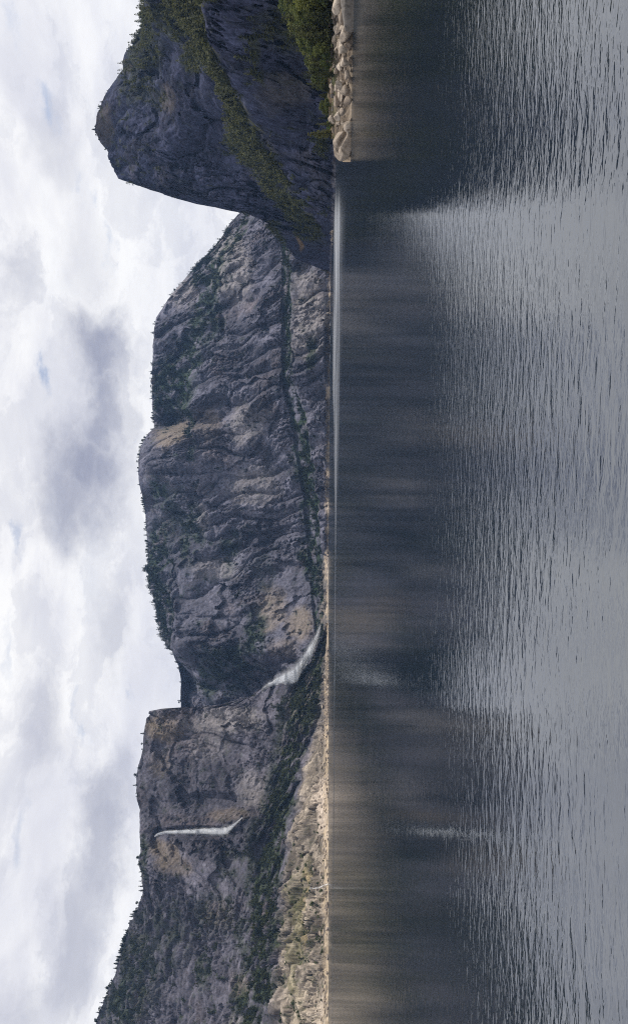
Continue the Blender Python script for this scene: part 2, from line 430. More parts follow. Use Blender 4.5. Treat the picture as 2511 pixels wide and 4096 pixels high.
def cliff_disp(big=45, slab=((70, 120, 15), (26, 46, 6.5), (11, 19, 2.6)), seed=1, leans=(.2, -.3, .1), gul=18, rough=1.0, flat=False, ribs=5.0, yb=0.0, phi=0.0):
    def f(P, X, Y, K):
        a = P[:, 0] * .9 - P[:, 1] * .25; b = P[:, 2] + yb * P[:, 1]
        if flat: a = P[:, 0]; b = P[:, 1] * .8 + P[:, 2]
        h = big * fbm(P / 300, 3, seed)
        wq = np.stack([a / 110, b / 420, np.zeros_like(a)], 1)
        h = h + gul * fbm(wq, 3, seed + 9, ridged=True)
        wa = fbm(P / 60, 3, seed + 20); wb = fbm(P / 60 + 7.7, 3, seed + 22)
        rmask = .15 + 1.15 * sstep(fbm(P / np.array([150, 200, 190]) + 1.7, 3, seed + 26), -.28, .30)
        jag = fbm(P / 13, 2, seed + 28)
        crack = np.zeros_like(a); idr = None
        for i, (sa, sb, am) in enumerate(slab):
            ca, cb = math.cos(leans[i]), math.sin(leans[i])
            a1 = a + wa * sa * .55 + jag * 6; b1 = b + wb * sb * .4
            m, c, r, st = facets(a1 * ca - b1 * cb, a1 * cb + b1 * ca, sa, sb, seed * 5 + i, .9, 1.1)
            h = h + am * (.75 * m + .8 * st) * (1.0 if i == 0 else rmask)
            crack = np.maximum(crack, c * (.45 + .55 * rmask) * (.15 if i == 0 else .6 if i == 1 else .6))
            if i == 1: idr = r
        sw = fbm(P / 230, 2, seed + 36)
        ph = phi + .5 * sw
        q = a * math.cos(phi) + b * math.sin(phi) + 70 * sw; p = b * math.cos(phi) - a * math.sin(phi)
        for k, (wq_, wp_, am_) in enumerate(((62, 420, 3.2), (24, 190, 1.5), (10, 85, .6))):
            n_ = np.abs(noise3(np.stack([q / wq_ + .6 * jag * (k > 0), p / wp_, np.full_like(a, 3.1 * k)], 1), seed + 33 + k))
            mk = 1.0 if k == 0 else rmask
            h = h + ribs * am_ * np.sqrt(n_ + .002) * 2.0 * mk
            crack = np.maximum(crack, (.5, .85, .7)[k] * sstep(n_, (.07, .10, .12)[k], .0) * (.4 + .6 * (mk if k else rmask)))
        h = h + rough * fbm(P / 7, 3, seed + 40, gain=.6)
        return h, crack, idr
    return f

# ---- the granite dome across the lake
mid_c0 = [(470, None, 3050), (660, None, 2950), (1000, None, 2900), (1300, None, 2900), (1500, None, 2700), (1600, None, 2550), (1780, None, 2500)]
def off(c0, pts):
    ys = [q[0] for q in c0]; ds = [q[2] for q in c0]
    return [(y, x, float(np.interp(y, ys, ds)) + dd) for (y, x, dd) in pts]
mid = [mid_c0,
  off(mid_c0, [(470, 690, 110), (620, 700, 110), (800, 706, 110), (900, 712, 110), (950, 722, 100), (1020, 745, 90), (1100, 755, 80), (1200, 768, 60), (1350, 777, 50), (1450, 781, 40), (1550, 783, 30), (1780, 786, 30)]),
  off(mid_c0, [(470, 668, 270), (620, 678, 270), (800, 685, 260), (900, 684, 260), (960, 692, 250), (1040, 705, 230), (1100, 715, 220), (1200, 733, 190), (1300, 740, 180), (1400, 745, 160), (1450, 752, 120), (1550, 760, 100), (1780, 770, 90)]),
  off(mid_c0, [(470, 640, 400), (560, 600, 470), (620, 552, 520), (700, 535, 520), (800, 495, 520), (900, 478, 520), (960, 465, 520), (1050, 482, 450), (1150, 492, 440), (1250, 480, 450), (1350, 435, 470), (1450, 430, 470), (1520, 432, 500), (1600, 450, 600), (1780, 480, 650)]),
  off(mid_c0, [(470, 620, 520), (560, 572, 610), (620, 510, 700), (700, 482, 680), (800, 455, 640), (900, 430, 660), (960, 425, 690), (1020, 442, 640), (1050, 471, 500), (1150, 483, 490), (1250, 470, 500), (1350, 422, 560), (1450, 412, 600), (1520, 421, 640), (1600, 436, 700), (1780, 470, 750)]),
  off(mid_c0, [(470, 600, 600), (512, 578, 650), (535, 555, 690), (575, 530, 760), (605, 505, 820), (640, 470, 850), (690, 430, 850), (730, 400, 840), (765, 377, 820), (800, 374, 790), (850, 370, 790), (920, 368, 820), (1000, 369, 860), (1030, 373, 880), (1042, 360, 700), (1075, 341, 640), (1110, 334, 640), (1160, 336, 640), (1205, 344, 660), (1240, 351, 700), (1300, 354, 740), (1370, 359, 780), (1430, 372, 800), (1490, 379, 820), (1530, 395, 820), (1565, 415, 820), (1620, 428, 860), (1700, 429, 880), (1780, 420, 900)]),
]
G_mid = build_layer(mid, 470, 1780, 1.55, None)
def near_rows(K, lo, hi, soft=.12): return sstep(K, lo - soft, lo + soft) * sstep(K, hi + soft, hi - soft)
def base_color(P, X, Y, K, crack, idr, seed, base=C_ROCK, contrast=.35, streak=.5):
    n1 = fbm(P / 160, 4, seed + 50); n2 = fbm(P / 28, 3, seed + 55)
    n3 = fbm(P / 7, 2, seed + 58)
    c = base[None] * (1 + .22 * n3 + contrast * n1 + .38 * n2 + .65 * (idr - .5))[:, None]
    warm = sstep(fbm(P / 120 + 3.3, 3, seed + 60), .05, .5)
    c = c * (1 + warm[:, None] * np.array([.14, .03, -.10]))
    sk = sstep(fbm(np.stack([P[:, 0] / 16, P[:, 1] / 60, P[:, 2] / 170], 1), 4, seed + 65), .08, .5)
    c = veg_mix(c, streak * sk, C_DARK * 1.2)
    c = veg_mix(c, .92 * crack * sstep(n2, -.7, .1), C_DARK)
    return c, n1, n2
def bleach_band(c, P, z1, col=C_BLEACH, seed=0, s=1.0):
    nn = fbm(P / 14, 3, 900 + seed)
    m = s * sstep(P[:, 2] + nn * z1 * .9 + z1 * .7 * fbm(P / 60, 2, 970 + seed), z1, z1 * .55) * (.3 + .7 * sstep(fbm(P / 22 + 4, 3, 980 + seed), -.25, .15))
    return c * (1 - m[:, None]) + (col[None] * (1 + .35 * fbm(P / 6, 2, 950 + seed))[:, None]) * m[:, None]

def mid_veg(P, X, Y, K, seed=100):
    wob = .55 * fbm(P / 70, 4, seed)
    m = near_rows(K, .98, 1.92) * sstep(Y, 540, 600) * (1 - .7 * sstep(Y, 1480, 1600))
    m = np.maximum(m, near_rows(K, 3.1, 3.95) * sstep(Y, 1300, 1000) * .9)
    m = np.maximum(m, zone(X, Y, [(500, 640, 55, 90, .95), (535, 590, 35, 60, .8), (505, 760, 40, 90, .8), (425, 930, 60, 95, 1), (400, 990, 40, 50, 1), (455, 860, 40, 80, .8),
        (740, 1340, 28, 60, 1), (388, 1350, 38, 120, .9), (400, 1480, 28, 110, 1), (470, 1290, 40, 90, .7), (560, 1330, 30, 60, .6), (620, 1530, 35, 90, .75), (560, 1600, 90, 60, .7), (500, 1640, 70, 60, .7),
        (390, 1185, 30, 50, .9), (760, 850, 14, 60, .8), (765, 1420, 16, 40, 1), (770, 1480, 10, 40, .8), (745, 1200, 20, 80, .9), (720, 1080, 20, 90, .9), (640, 1380, 25, 60, .35), (430, 1220, 40, 60, .5)], wob))
    m = m * sstep(fbm(P / 45 + 9, 3, seed + 5), -.26, .10)
    sc_ = sstep(fbm(P / 36, 4, seed + 8), .18, .45) * (.35 + .3 * sstep(X, 700, 400))
    return np.clip(np.maximum(m, sc_), 0, 1)
def mid_color(P, X, Y, K, crack, idr):
    c, n1, n2 = base_color(P, X, Y, K, crack, idr, 1, C_ROCK * np.array([.76, .80, .96]))
    wob = .45 * n1 + .35 * n2
    c = veg_mix(c, .8 * zone(X, Y, [(425, 1045, 55, 45, 1), (505, 1020, 40, 40, .6), (720, 1500, 40, 50, .9), (655, 1465, 45, 60, .8), (780, 1480, 14, 60, .7), (690, 1560, 40, 30, .5)], wob), C_TAN)
    c = veg_mix(c, .65 * zone(X, Y, [(750, 760, 50, 120, 1), (745, 690, 45, 60, .9), (560, 640, 60, 110, .9), (430, 700, 60, 50, .8), (600, 1020, 60, 60, .7), (620, 1170, 70, 60, .6), (530, 1370, 60, 30, .7), (500, 1250, 20, 40, .7)], wob), C_PALE)  # pale rock; the zones on the right side also carry painted sunlight
    c = veg_mix(c, .5 * zone(X, Y, [(640, 900, 80, 90, .8), (440, 1150, 60, 60, .8), (660, 1290, 60, 60, .6), (440, 1300, 70, 130, .75), (470, 1450, 60, 80, .5), (420, 820, 50, 60, .6), (520, 1570, 120, 90, 1), (560, 820, 60, 90, .6)], wob), C_DARK * 1.4)
    tal = zone(X, Y, [(775, 1390, 18, 45, 1), (783, 1500, 9, 80, 1)], wob * .5); c = veg_mix(c, .8 * tal, np.array([.14, .13, .12]))
    c = veg_mix(c, .93 * keep('granite_dome', mid_veg(P, X, Y, K)) * (1 - tal), C_VEG * np.array([.85, 1, 1.1]))
    return bleach_band(c, P, 13, C_BLEACH * .95, 1, .9)
d_mid = cliff_disp(big=60, slab=((80, 160, 28), (28, 80, 10), (11, 24, 2.6)), seed=1, leans=(-.75, -.5, -.25), ribs=8.0, phi=.38)
def mid_disp(P, X, Y, K):
    h, c, r = d_mid(P, X, Y, K)
    # wapama gorge recess and the knob's rounded nose
    h = h - 150 * sstep(Y, 1560, 1660) * sstep(X, 760, 640)
    h = h + 70 * zone(X, Y, [(420, 1110, 80, 80, 1)]) - 60 * zone(X, Y, [(440, 1010, 110, 25, 1)])
    s = near_rows(K, 1.05, 1.95); h = h * (1 - .5 * s)
    return h, c, r
L_mid = finish_layer('granite_dome', G_mid, mid_disp, mid_color, rock_far, [(60, 1.0), (260, .99), (700, .9)], top_keep=.25)

# ---- the cliff with the waterfalls on the left
lc0 = [(1500, None, 2560), (1640, None, 2330), (1800, None, 2080), (2000, None, 1840), (2250, None, 1620), (2464, None, 1480), (2750, None, 1330)]
left = [lc0,
  off(lc0, [(1500, 788.5, 8), (1600, 781, 60), (1680, 776, 90), (1720, 772, 110), (1790, 738, 180), (1850, 722, 210), (1920, 706, 230), (2000, 690, 240), (2080, 675, 240), (2150, 663, 240), (2250, 652, 240), (2464, 640, 240), (2750, 628, 240)]),
  off(lc0, [(1500, 787.5, 12), (1530, 776, 60), (1568, 762, 120), (1600, 742, 170), (1640, 708, 220), (1700, 690, 260), (1800, 680, 330), (1900, 652, 360), (2000, 622, 370), (2080, 612, 370), (2150, 602, 370), (2250, 590, 370), (2350, 572, 370), (2464, 560, 370), (2750, 550, 370)]),
  off(lc0, [(1500, 787, 16), (1530, 775, 66), (1568, 761, 126), (1600, 741, 180), (1640, 690, 240), (1660, 630, 300), (1688, 600, 310), (1712, 560, 320), (1800, 540, 400), (1900, 520, 430), (2000, 500, 440), (2100, 500, 450), (2200, 480, 520), (2300, 460, 580), (2464, 430, 640), (2750, 400, 700)]),
  off(lc0, [(1500, 786, 20), (1530, 774, 72), (1568, 759, 132), (1600, 739, 190), (1622, 724, 215), (1638, 700, 250), (1645, 652, 330), (1660, 622, 350), (1675, 602, 360), (1688, 562, 370), (1695, 540, 370), (1700, 500, 370), (1703, 428, 370), (1706, 392, 380), (1712, 362, 400), (1730, 353, 430), (1760, 347, 460), (1800, 345, 490), (1830, 339, 510), (1870, 333, 520), (1920, 333, 540), (1950, 339, 550), (2000, 341, 560), (2100, 341, 600), (2140, 344, 620), (2180, 331, 680), (2220, 312, 740), (2260, 296, 780), (2300, 284, 820), (2350, 272, 860), (2400, 251, 920), (2440, 236, 960), (2464, 228, 980), (2600, 190, 1050), (2750, 170, 1100)]),
]
G_left = build_layer(left, 1500, 2750, 1.55, None)
d_left = cliff_disp(big=34, slab=((60, 110, 20), (24, 50, 6.0), (9, 15, 3.0)), seed=3, leans=(.1, .3, -.2), gul=12, rough=.9, ribs=5.5, yb=.15, phi=-.12)
d_bld = cliff_disp(big=22, slab=((42, 30, 18), (16, 12, 10.0), (6.5, 5.5, 4.6)), seed=4, leans=(.1, -.2, .3), gul=5, rough=1.2, flat=True, ribs=0)
def left_disp(P, X, Y, K):
    h, c, r = d_left(P, X, Y, K); h2, c2, r2 = d_bld(P, X, Y, K)
    low = np.maximum(sstep(K, 2.15, 1.85), .85 * sstep(Y + 90 * fbm(P / 120, 2, 91), 2060, 2220))
    h = h * (1 - low) + h2 * low; c = np.maximum(c * (1 - low), c2 * low); r = r * (1 - low) + r2 * low
    # alcove and chimney behind the tall fall
    h = h - 30 * zone(X, Y, [(480, 2003, 120, 16, 1)]) - 25 * zone(X, Y, [(500, 1935, 130, 30, .8)])
    h = h - 28 * zone(X, Y, [(640, 2030, 40, 120, .5)])
    h = h - 9 * zone(X, Y, [(775, 2200, 14, 22, 1), (778, 2245, 9, 24, 1), (777, 2400, 12, 18, 1), (772, 2370, 10, 12, .7)])
    return h, c, r
def left_veg(P, X, Y, K, seed=200):
    wob = .5 * fbm(P / 45, 4, seed)
    m = near_rows(K, 1.1, 1.98, .1) * .95
    m = np.maximum(m, near_rows(K, 1.98, 2.15, .1) * .6)
    m = np.maximum(m, zone(X, Y, [(620, 2330, 32, 170, 1), (640, 2230, 25, 90, 1), (600, 2440, 35, 70, 1), (680, 1880, 30, 90, 1), (655, 1950, 25, 60, .9), (700, 1790, 28, 90, 1), (720, 1710, 22, 50, .8),
        (330, 2330, 55, 150, .75), (290, 2420, 50, 90, .9), (480, 2330, 25, 60, .7), (395, 2250, 70, 90, .4), (560, 2250, 30, 60, .5), (640, 2110, 30, 60, .9), (505, 2200, 60, 60, .35), (350, 2060, 14, 90, .7), (560, 2080, 60, 60, .4)], wob))
    m = m * sstep(fbm(P / 30 + 5, 3, seed + 5), -.28, .08)
    sc_ = sstep(fbm(P / 22, 4, seed + 8), .14, .42) * (.35 + .45 * sstep(Y, 2000, 2300))
    sh = sstep(fbm(P / 12, 3, seed + 11), .22, .42) * sstep(K, 1.1, .9) * .75 * sstep(Y, 1950, 2120) * sstep(P[:, 2], 8, 22)
    return np.clip(np.maximum(np.maximum(m, sc_), sh), 0, 1)
def left_color(P, X, Y, K, crack, idr):
    c, n1, n2 = base_color(P, X, Y, K, crack, idr, 3, C_ROCK * np.array([.66, .67, .77]), .4, .6)
    wob = .4 * n1 + .35 * n2
    c = veg_mix(c, .5 * zone(X, Y, [(400, 1755, 50, 38, 1), (385, 1840, 30, 40, .5), (410, 2060, 35, 45, .9), (385, 2040, 30, 25, .9), (440, 2090, 30, 30, .7), (520, 2200, 40, 40, .4), (570, 2380, 35, 40, .7), (560, 1960, 60, 20, .6)], wob), C_TAN * np.array([1, .95, .8]))
    c = veg_mix(c, .6 * zone(X, Y, [(560, 1730, 90, 35, 1), (520, 1745, 80, 25, .8), (600, 1900, 40, 50, .7), (500, 1800, 60, 40, .4), (560, 2460, 30, 30, .7)], wob), C_PALE)
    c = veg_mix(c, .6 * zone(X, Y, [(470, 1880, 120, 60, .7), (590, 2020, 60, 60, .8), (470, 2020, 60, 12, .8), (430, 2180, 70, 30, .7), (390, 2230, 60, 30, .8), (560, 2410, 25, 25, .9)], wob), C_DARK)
    # bleached bench along the lake
    low = sstep(K, 1.06, .85) * sstep(Y, 1690, 1800)
    bench = ((np.array([.28, .235, .185])[None] * (.5 + sstep(n1, -.3, .3))[:, None] * .5 + np.array([.21, .185, .155])[None] * .5) * (1 + .55 * n2 + .9 * (idr - .5) + .3 * n1)[:, None])
    bench = veg_mix(bench, .85 * crack, np.array([.06, .052, .045]))
    c = c * (1 - low[:, None]) + bench * low[:, None]
    tal = sstep(K, 2.1, 1.9) * sstep(Y, 1800, 1690); c = veg_mix(c, .75 * tal, C_TALUS)
    gr = zone(X, Y, [(705, 2210, 26, 110, .9), (690, 2330, 22, 120, .8), (722, 2120, 16, 60, .7), (700, 2430, 24, 80, .5)], .7 * fbm(P / 16, 3, 210)) * sstep(K, 1.05, .9)
    c = veg_mix(c, .45 * gr, C_GRASS)
    c = veg_mix(c, .5 * zone(X, Y, [(722, 2150, 10, 70, 1), (718, 2230, 9, 60, .8)], .5 * n2), np.array([.36, .27, .14]))
    c = veg_mix(c, .92 * keep('waterfall_cliff', left_veg(P, X, Y, K)), C_VEG)
    c = veg_mix(c, .95 * zone(X, Y, [(765, 1935, 26, 75, 1), (782, 1985, 12, 60, .8), (778, 1880, 14, 30, .6)], .4 * n2 + .2 * n1), np.array([.46, .39, .32]))
    return bleach_band(c, P, 11, C_BLEACH * np.array([.92, .90, .84]), 2, .95)
L_left = finish_layer('waterfall_cliff', G_left, left_disp, left_color, rock_far, [(40, 1.0), (200, .99), (600, .9)], top_keep=.5,
    up=lambda P, X, Y, K: np.maximum(sstep(K, 1.15, .9), .45 * sstep(Y, 2080, 2250)))

# ---- the great rock on the right
kc0 = [(-330, None, 560), (0, None, 760), (200, None, 980), (380, None, 1230), (480, None, 1380), (545, None, 1620), (590, None, 1950), (625, None, 2250), (656, None, 2420)]
kol = [kc0,
  off(kc0, [(-330, 450, 90), (0, 512, 120), (100, 530, 140), (200, 568, 150), (280, 608, 150), (340, 645, 140), (400, 685, 120), (470, 718, 100), (530, 758, 80), (570, 783, 40), (600, 796, 10), (656, 798, 4)]),
  off(kc0, [(-330, 330, 330), (0, 405, 420), (100, 478, 380), (200, 543, 330), (280, 562, 380), (340, 562, 420), (400, 592, 400), (470, 645, 350), (530, 695, 300), (570, 728, 190), (600, 752, 90), (625, 775, 40), (656, 797, 6)]),
  off(kc0, [(-330, 280, 700), (0, 370, 800), (100, 390, 760), (200, 410, 720), (280, 420, 680), (340, 420, 640), (400, 440, 600), (470, 520, 480), (510, 590, 420), (540, 660, 370), (575, 700, 240), (600, 720, 140), (625, 765, 60), (656, 796.5, 8)]),
  off(kc0, [(-330, 230, 900), (-100, 330, 1050), (0, 341, 1120), (70, 338, 1100), (125, 301, 1080), (165, 291, 1060), (215, 256, 1040), (270, 239, 1020), (310, 233, 1000), (345, 241, 980), (385, 263, 940), (410, 273, 910), (430, 286, 880), (440, 311, 850), (452, 346, 820), (465, 391, 790), (480, 441, 750), (492, 481, 700), (500, 521, 660), (508, 556, 620), (512, 579, 600), (520, 621, 560), (527, 651, 520), (540, 666, 460), (560, 681, 380), (590, 691, 230), (605, 701, 190), (622, 709, 130), (632, 730, 100), (647, 768, 40), (653, 790, 20), (656, 796, 10)]),
]
G_kol = build_layer(kol, -330, 656, 1.6, None)
d_kol = cliff_disp(big=38, slab=((54, 120, 19), (20, 50, 8), (8, 16, 3.0)), seed=6, leans=(.05, -.1, .2), gul=16, rough=1.2, ribs=7.0, phi=.1)
def kol_disp(P, X, Y, K):
    h, c, r = d_kol(P, X, Y, K)
    return h * (.45 + .55 * sstep(Y, 656, 560)), c, r
def kol_veg(P, X, Y, K, seed=300):
    wob = .5 * fbm(P / 40, 4, seed)
    Kn = K + .55 * fbm(P / 90, 4, seed + 1)
    m = near_rows(Kn, 1.05, 1.9, .06) * sstep(Y, 600, 560)
    m = m * (.12 + .88 * sstep(fbm(P / 50 + 2, 3, seed + 3), -.25, .12))
    m = np.maximum(m, zone(X, Y, [(600, 350, 40, 60, 1), (560, 330, 25, 45, .9), (340, 100, 70, 140, .62), (330, 200, 60, 60, .5), (420, 40, 60, 70, .8), (470, 130, 40, 50, .9), (683, 585, 16, 42, 1), (670, 548, 14, 20, 1),
        (300, 180, 30, 60, .5), (380, 240, 30, 40, .4), (790, 350, 14, 40, .7), (700, 60, 60, 80, .5), (640, 120, 12, 60, .6), (650, 190, 10, 30, .5)], wob))
    m = m * sstep(fbm(P / 24 + 5, 3, seed + 5), -.45, .0)
    sc_ = sstep(fbm(P / 20, 4, seed + 8), .12, .4) * (.25 + .5 * sstep(X, 420, 300))
    return np.clip(np.maximum(m, sc_), 0, 1)
def kol_color(P, X, Y, K, crack, idr):
    c, n1, n2 = base_color(P, X, Y, K, crack, idr, 6, C_ROCK * np.array([.25, .29, .46]), .45, .7)  # dark blue tint puts the shade on this face into the rock colour
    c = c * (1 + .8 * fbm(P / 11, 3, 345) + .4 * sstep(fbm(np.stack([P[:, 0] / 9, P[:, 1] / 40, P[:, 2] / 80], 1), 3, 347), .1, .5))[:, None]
    wob = .45 * n1 + .35 * n2
    c = veg_mix(c, .6 * zone(X, Y, [(402, 240, 30, 40, .8), (250, 290, 22, 60, .8), (245, 330, 20, 40, .7), (320, 370, 20, 60, .3), (300, 160, 16, 25, .8)], wob), C_TAN * .5)
    c = veg_mix(c, .5 * zone(X, Y, [(700, 215, 60, 40, .9), (660, 240, 40, 50, .5), (770, 440, 30, 60, .4), (740, 380, 40, 30, .4)], wob), C_PALE * .3)
    c = veg_mix(c, .8 * zone(X, Y, [(726, 585, 6, 22, 1)], .3 * n2), np.array([.17, .115, .06]))
    c = veg_mix(c, .8 * keep('great_rock', kol_veg(P, X, Y, K)), np.array([.052, .058, .026]))
    led = near_rows(K, .98, 1.5, .06) * sstep(fbm(P / 30, 3, 333), -.1, .4) * sstep(Y, 600, 540)
    c = veg_mix(c, .5 * led, np.array([.12, .115, .045]))  # sunlight along the lower edge of the ledge, painted as an olive tint
    return bleach_band(c, P, 6, C_ROCK * 1.3, 3, .5)
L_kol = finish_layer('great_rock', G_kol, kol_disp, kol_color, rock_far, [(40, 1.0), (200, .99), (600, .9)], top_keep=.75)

# ---- the near bank on the right
nc0 = [(-420, None, 330), (-60, None, 400), (100, None, 418), (250, None, 428), (330, None, 432), (375, None, 436), (390, None, 438)]
nb_ = [nc0,
  off(nc0, [(-420, 838, 7), (0, 829, 8), (200, 829, 8), (330, 831, 8), (375, 840, 5), (390, 849, 2)]),
  off(nc0, [(-420, 800, 24), (0, 803, 24), (150, 802, 22), (300, 803, 20), (345, 808, 16), (375, 832, 9), (390, 848, 4)]),
  off(nc0, [(-420, 700, 120), (-60, 735, 110), (60, 765, 100), (160, 788, 80), (260, 796, 50), (330, 801, 28), (375, 830, 12), (390, 847, 6)]),
  off(nc0, [(-420, 640, 240), (-60, 705, 210), (60, 752, 190), (160, 782, 150), (260, 793, 90), (330, 800, 36), (375, 829, 15), (390, 846, 8)]),
]
G_near = build_layer(nb_, -420, 390, 1.3, None, smooth_rows=3)
def near_disp(P, X, Y, K):
    a = P[:, 0]; b = P[:, 1] + P[:, 2]
    h = 2.2 * fbm(P / 22, 3, 70); crack = np.zeros_like(a); r = None
    for i, (sz, am) in enumerate(((7.0, 1.6), (3.0, .8), (1.4, .35))):
        m_, c_, r_, st_ = facets(a + 2 * fbm(P / 9, 2, 72), b, sz, sz * .8, 71 + i, .9, 1.1)
        h = h + am * (.8 * m_ + .7 * st_); crack = np.maximum(crack, c_ * .8); r = r_ if i == 1 else r
    return .45 * h * (.3 + .7 * sstep(Y, 390, 330)), crack, r
def near_color(P, X, Y, K, crack, idr):
    n2 = fbm(P / 6, 3, 75); n1 = fbm(P / 20, 3, 76)
    rockc = np.array([.15, .122, .095])[None] * (1 + .4 * n2 + .4 * (idr - .5))[:, None]
    rockc = veg_mix(rockc, .75 * crack, np.array([.07, .058, .045]))
    soil = C_SOIL[None] * (.8 + .5 * n1[:, None])
    s = sstep(K + .6 * n1, 1.6, 2.3)
    c = rockc * (1 - s[:, None]) + soil * s[:, None]
    c = veg_mix(c, s * sstep(n1, -.1, .2) * .8, C_VEG * 1.4)
    return bleach_band(c, P, 1.6, np.array([.24, .20, .155]), 4, .6)
L_near = finish_layer('rocky_bank', G_near, near_disp, near_color, rock_near, [(30, .9), (120, .5), (300, -.2)], top_keep=.5, lake_fade=2, keep_mean=0, up=lambda P, X, Y, K: .8 * np.ones_like(X))

# ------------------------------------------------------------------ lake
me = bpy.data.meshes.new('lake'); bmx = bmesh.new()
for co in ((-3400, -160, 0), (3400, -160, 0), (3400, 5600, 0), (-3400, 5600, 0)): bmx.verts.new(co)
bmx.faces.new(bmx.verts); bmx.to_mesh(me); bmx.free(); me.materials.append(wm)
lake = link('lake', me); lake['kind'] = 'structure'

# ------------------------------------------------------------------ plants
def leaf_cloud(centres, radii, n, size, seed, droop=0.0, flat=.8):
    """leaf-sized quads spread through ellipsoids (more of them near the surface)"""
    r = np.random.default_rng(seed)
    vol = np.array([q[0] * q[1] * q[2] for q in radii]) ** (2 / 3); pick = r.choice(len(centres), n, p=vol / vol.sum())
    d = r.normal(size=(n, 3)); d /= np.linalg.norm(d, axis=1)[:, None]
    rad = r.uniform(.45, 1.0, n) ** .5
    p = np.array(centres)[pick] + d * rad[:, None] * np.array(radii)[pick] * r.uniform(.8, 1.15, (n, 1))
    t1 = r.normal(size=(n, 3)); t1[:, 2] *= flat; t1 /= np.linalg.norm(t1, axis=1)[:, None]
    nn = d + .6 * r.normal(size=(n, 3)); t2 = np.cross(nn, t1); t2 /= np.linalg.norm(t2, axis=1)[:, None] + 1e-9
    s = size * r.uniform(.6, 1.4, (n, 1))
    V = np.stack([p - t1 * s, p + t2 * s * .7, p + t1 * s - np.array([0, 0, droop]), p - t2 * s * .7], 1).reshape(-1, 3)
    return V, np.arange(4 * n).reshape(n, 4)
def tube(pts, rad, sides=6):
    V, Fc = [], []
    for k, (p, r) in enumerate(zip(pts, rad)):
        for i in range(sides):
            a = 2 * math.pi * i / sides; V.append((p[0] + r * math.cos(a), p[1] + r * math.sin(a), p[2]))
    for k in range(len(pts) - 1):
        for i in range(sides):
            j = (i + 1) % sides; Fc.append((k * sides + i, k * sides + j, (k + 1) * sides + j, (k + 1) * sides + i))
    return V, Fc
def joinp(lst):
    V, Fc, o = [], [], 0
    for v, f in lst:
        V.append(np.asarray(v, float)); Fc.append(np.asarray(f) + o); o += len(v)
    return np.concatenate(V), np.concatenate(Fc)
def conifer_meshes(seed, h=1.0, wide=.17, n=1300, bare=.12):
    r = np.random.default_rng(seed)
    tr = joinp([tube([(0, 0, -.03), (.004, 0, .3), (-.004, .003, .65), (0, 0, .97)], [.017, .013, .008, .002])])
    cen, rad = [], []
    z = bare
    limbs = []
    while z < .97:
        k = 1 - (z - bare) / (1 - bare); R = wide * (k ** .8) * r.uniform(.75, 1.15) + .012
        m = max(3, int(6 * k + 2)); a0 = r.uniform(0, 6.3)
        for i in range(m):
            if r.random() < .12: continue
            a = a0 + 2 * math.pi * i / m + r.normal() * .2; q = R * r.uniform(.65, 1.1)
            for f in (.45, .85):
                cen.append((q * f * math.cos(a), q * f * math.sin(a), z - .12 * q * f)); rad.append((.28 * R + .012, .28 * R + .012, .013 + .06 * R))
            limbs.append(tube([(0, 0, z), (q * .9 * math.cos(a), q * .9 * math.sin(a), z - .08 * q)], [.003, .001], 3))
        z += .045 + .02 * r.random()
    V, Fc = leaf_cloud(cen, rad, n, .024, seed, .008)
    tv, tf = joinp([tr] + limbs)
    return (tv, tf), (V, Fc)
def broad_meshes(seed, n=1500, spread=.38, tall=.62):
    r = np.random.default_rng(seed)
    pts = [(0, 0, -.03)]; 
    for k in range(4): pts.append((pts[-1][0] + r.normal() * .02, pts[-1][1] + r.normal() * .02, .1 + .15 * k))
    parts = [tube(pts, [.028, .024, .02, .015, .008])]
    cen, rad = [], []
    for k in range(15):
        a = r.uniform(0, 6.3); zz = r.uniform(.25, .9); e = math.sin(math.pi * min(1, (zz - .12) / .85)) ** .6
        q = spread * e * r.uniform(.35, 1.0); c = (q * math.cos(a), q * math.sin(a), zz)
        cen.append(c); s = r.uniform(.09, .16); rad.append((s * 1.2, s * 1.2, s * .85))
        parts.append(tube([(0, 0, max(.1, zz - .25)), (c[0] * .5, c[1] * .5, zz - .12), c], [.009, .006, .002], 4))
    V, Fc = leaf_cloud(cen, rad, n, .034, seed)
    return joinp(parts), (V, Fc)
def make_tree_proto(kind, seed):
    if kind == 'conifer': t_, c_ = conifer_meshes(seed, wide=random.uniform(.15, .2), bare=random.uniform(.08, .2))
    else: t_, c_ = broad_meshes(seed)
    tm = mesh_np('trunk_mesh', t_[0], t_[1], bark)
    cm = mesh_np('crown_mesh', c_[0], c_[1], needle if kind == 'conifer' else leaf, smooth=False)
    return tm, cm
CON = [make_tree_proto('conifer', 20 + i) for i in range(5)]
BRO = [make_tree_proto('broad', 40 + i) for i in range(5)]
pale_needle = leaf_mat('sunlit_needles', (.11, .115, .04), (.17, .165, .06))  # yellowish needles lightened so the lone conifer has sunlight in its colour
sunlit_crown = CON[0][1].copy(); sunlit_crown.materials[0] = pale_needle
bright_crown = BRO[0][1].copy(); bright_crown.materials[0] = leaf_bright

def place_tree(name, protos, p, h, label, group, wide=1.0, cm=None):
    root = bpy.data.objects.new(name, None); COL.objects.link(root)
    root.location = tuple(p); root.rotation_euler = (random.uniform(-.04, .04), random.uniform(-.04, .04), random.uniform(0, 6.28)); root.scale = (h * wide, h * wide, h)
    root.empty_display_size = .1
    tm, c = random.choice(protos)
    link('trunk', tm, root); link('crown', cm or c, root)
    tag(root, label, 'tree', group)
    return root
def spots(L, n, weight, seed, mind=0):
    r = np.random.default_rng(seed)
    wgt = np.clip(weight, 0, None); wgt = wgt / wgt.sum()
    idx = r.choice(len(wgt), n, p=wgt, replace=False)
    return idx
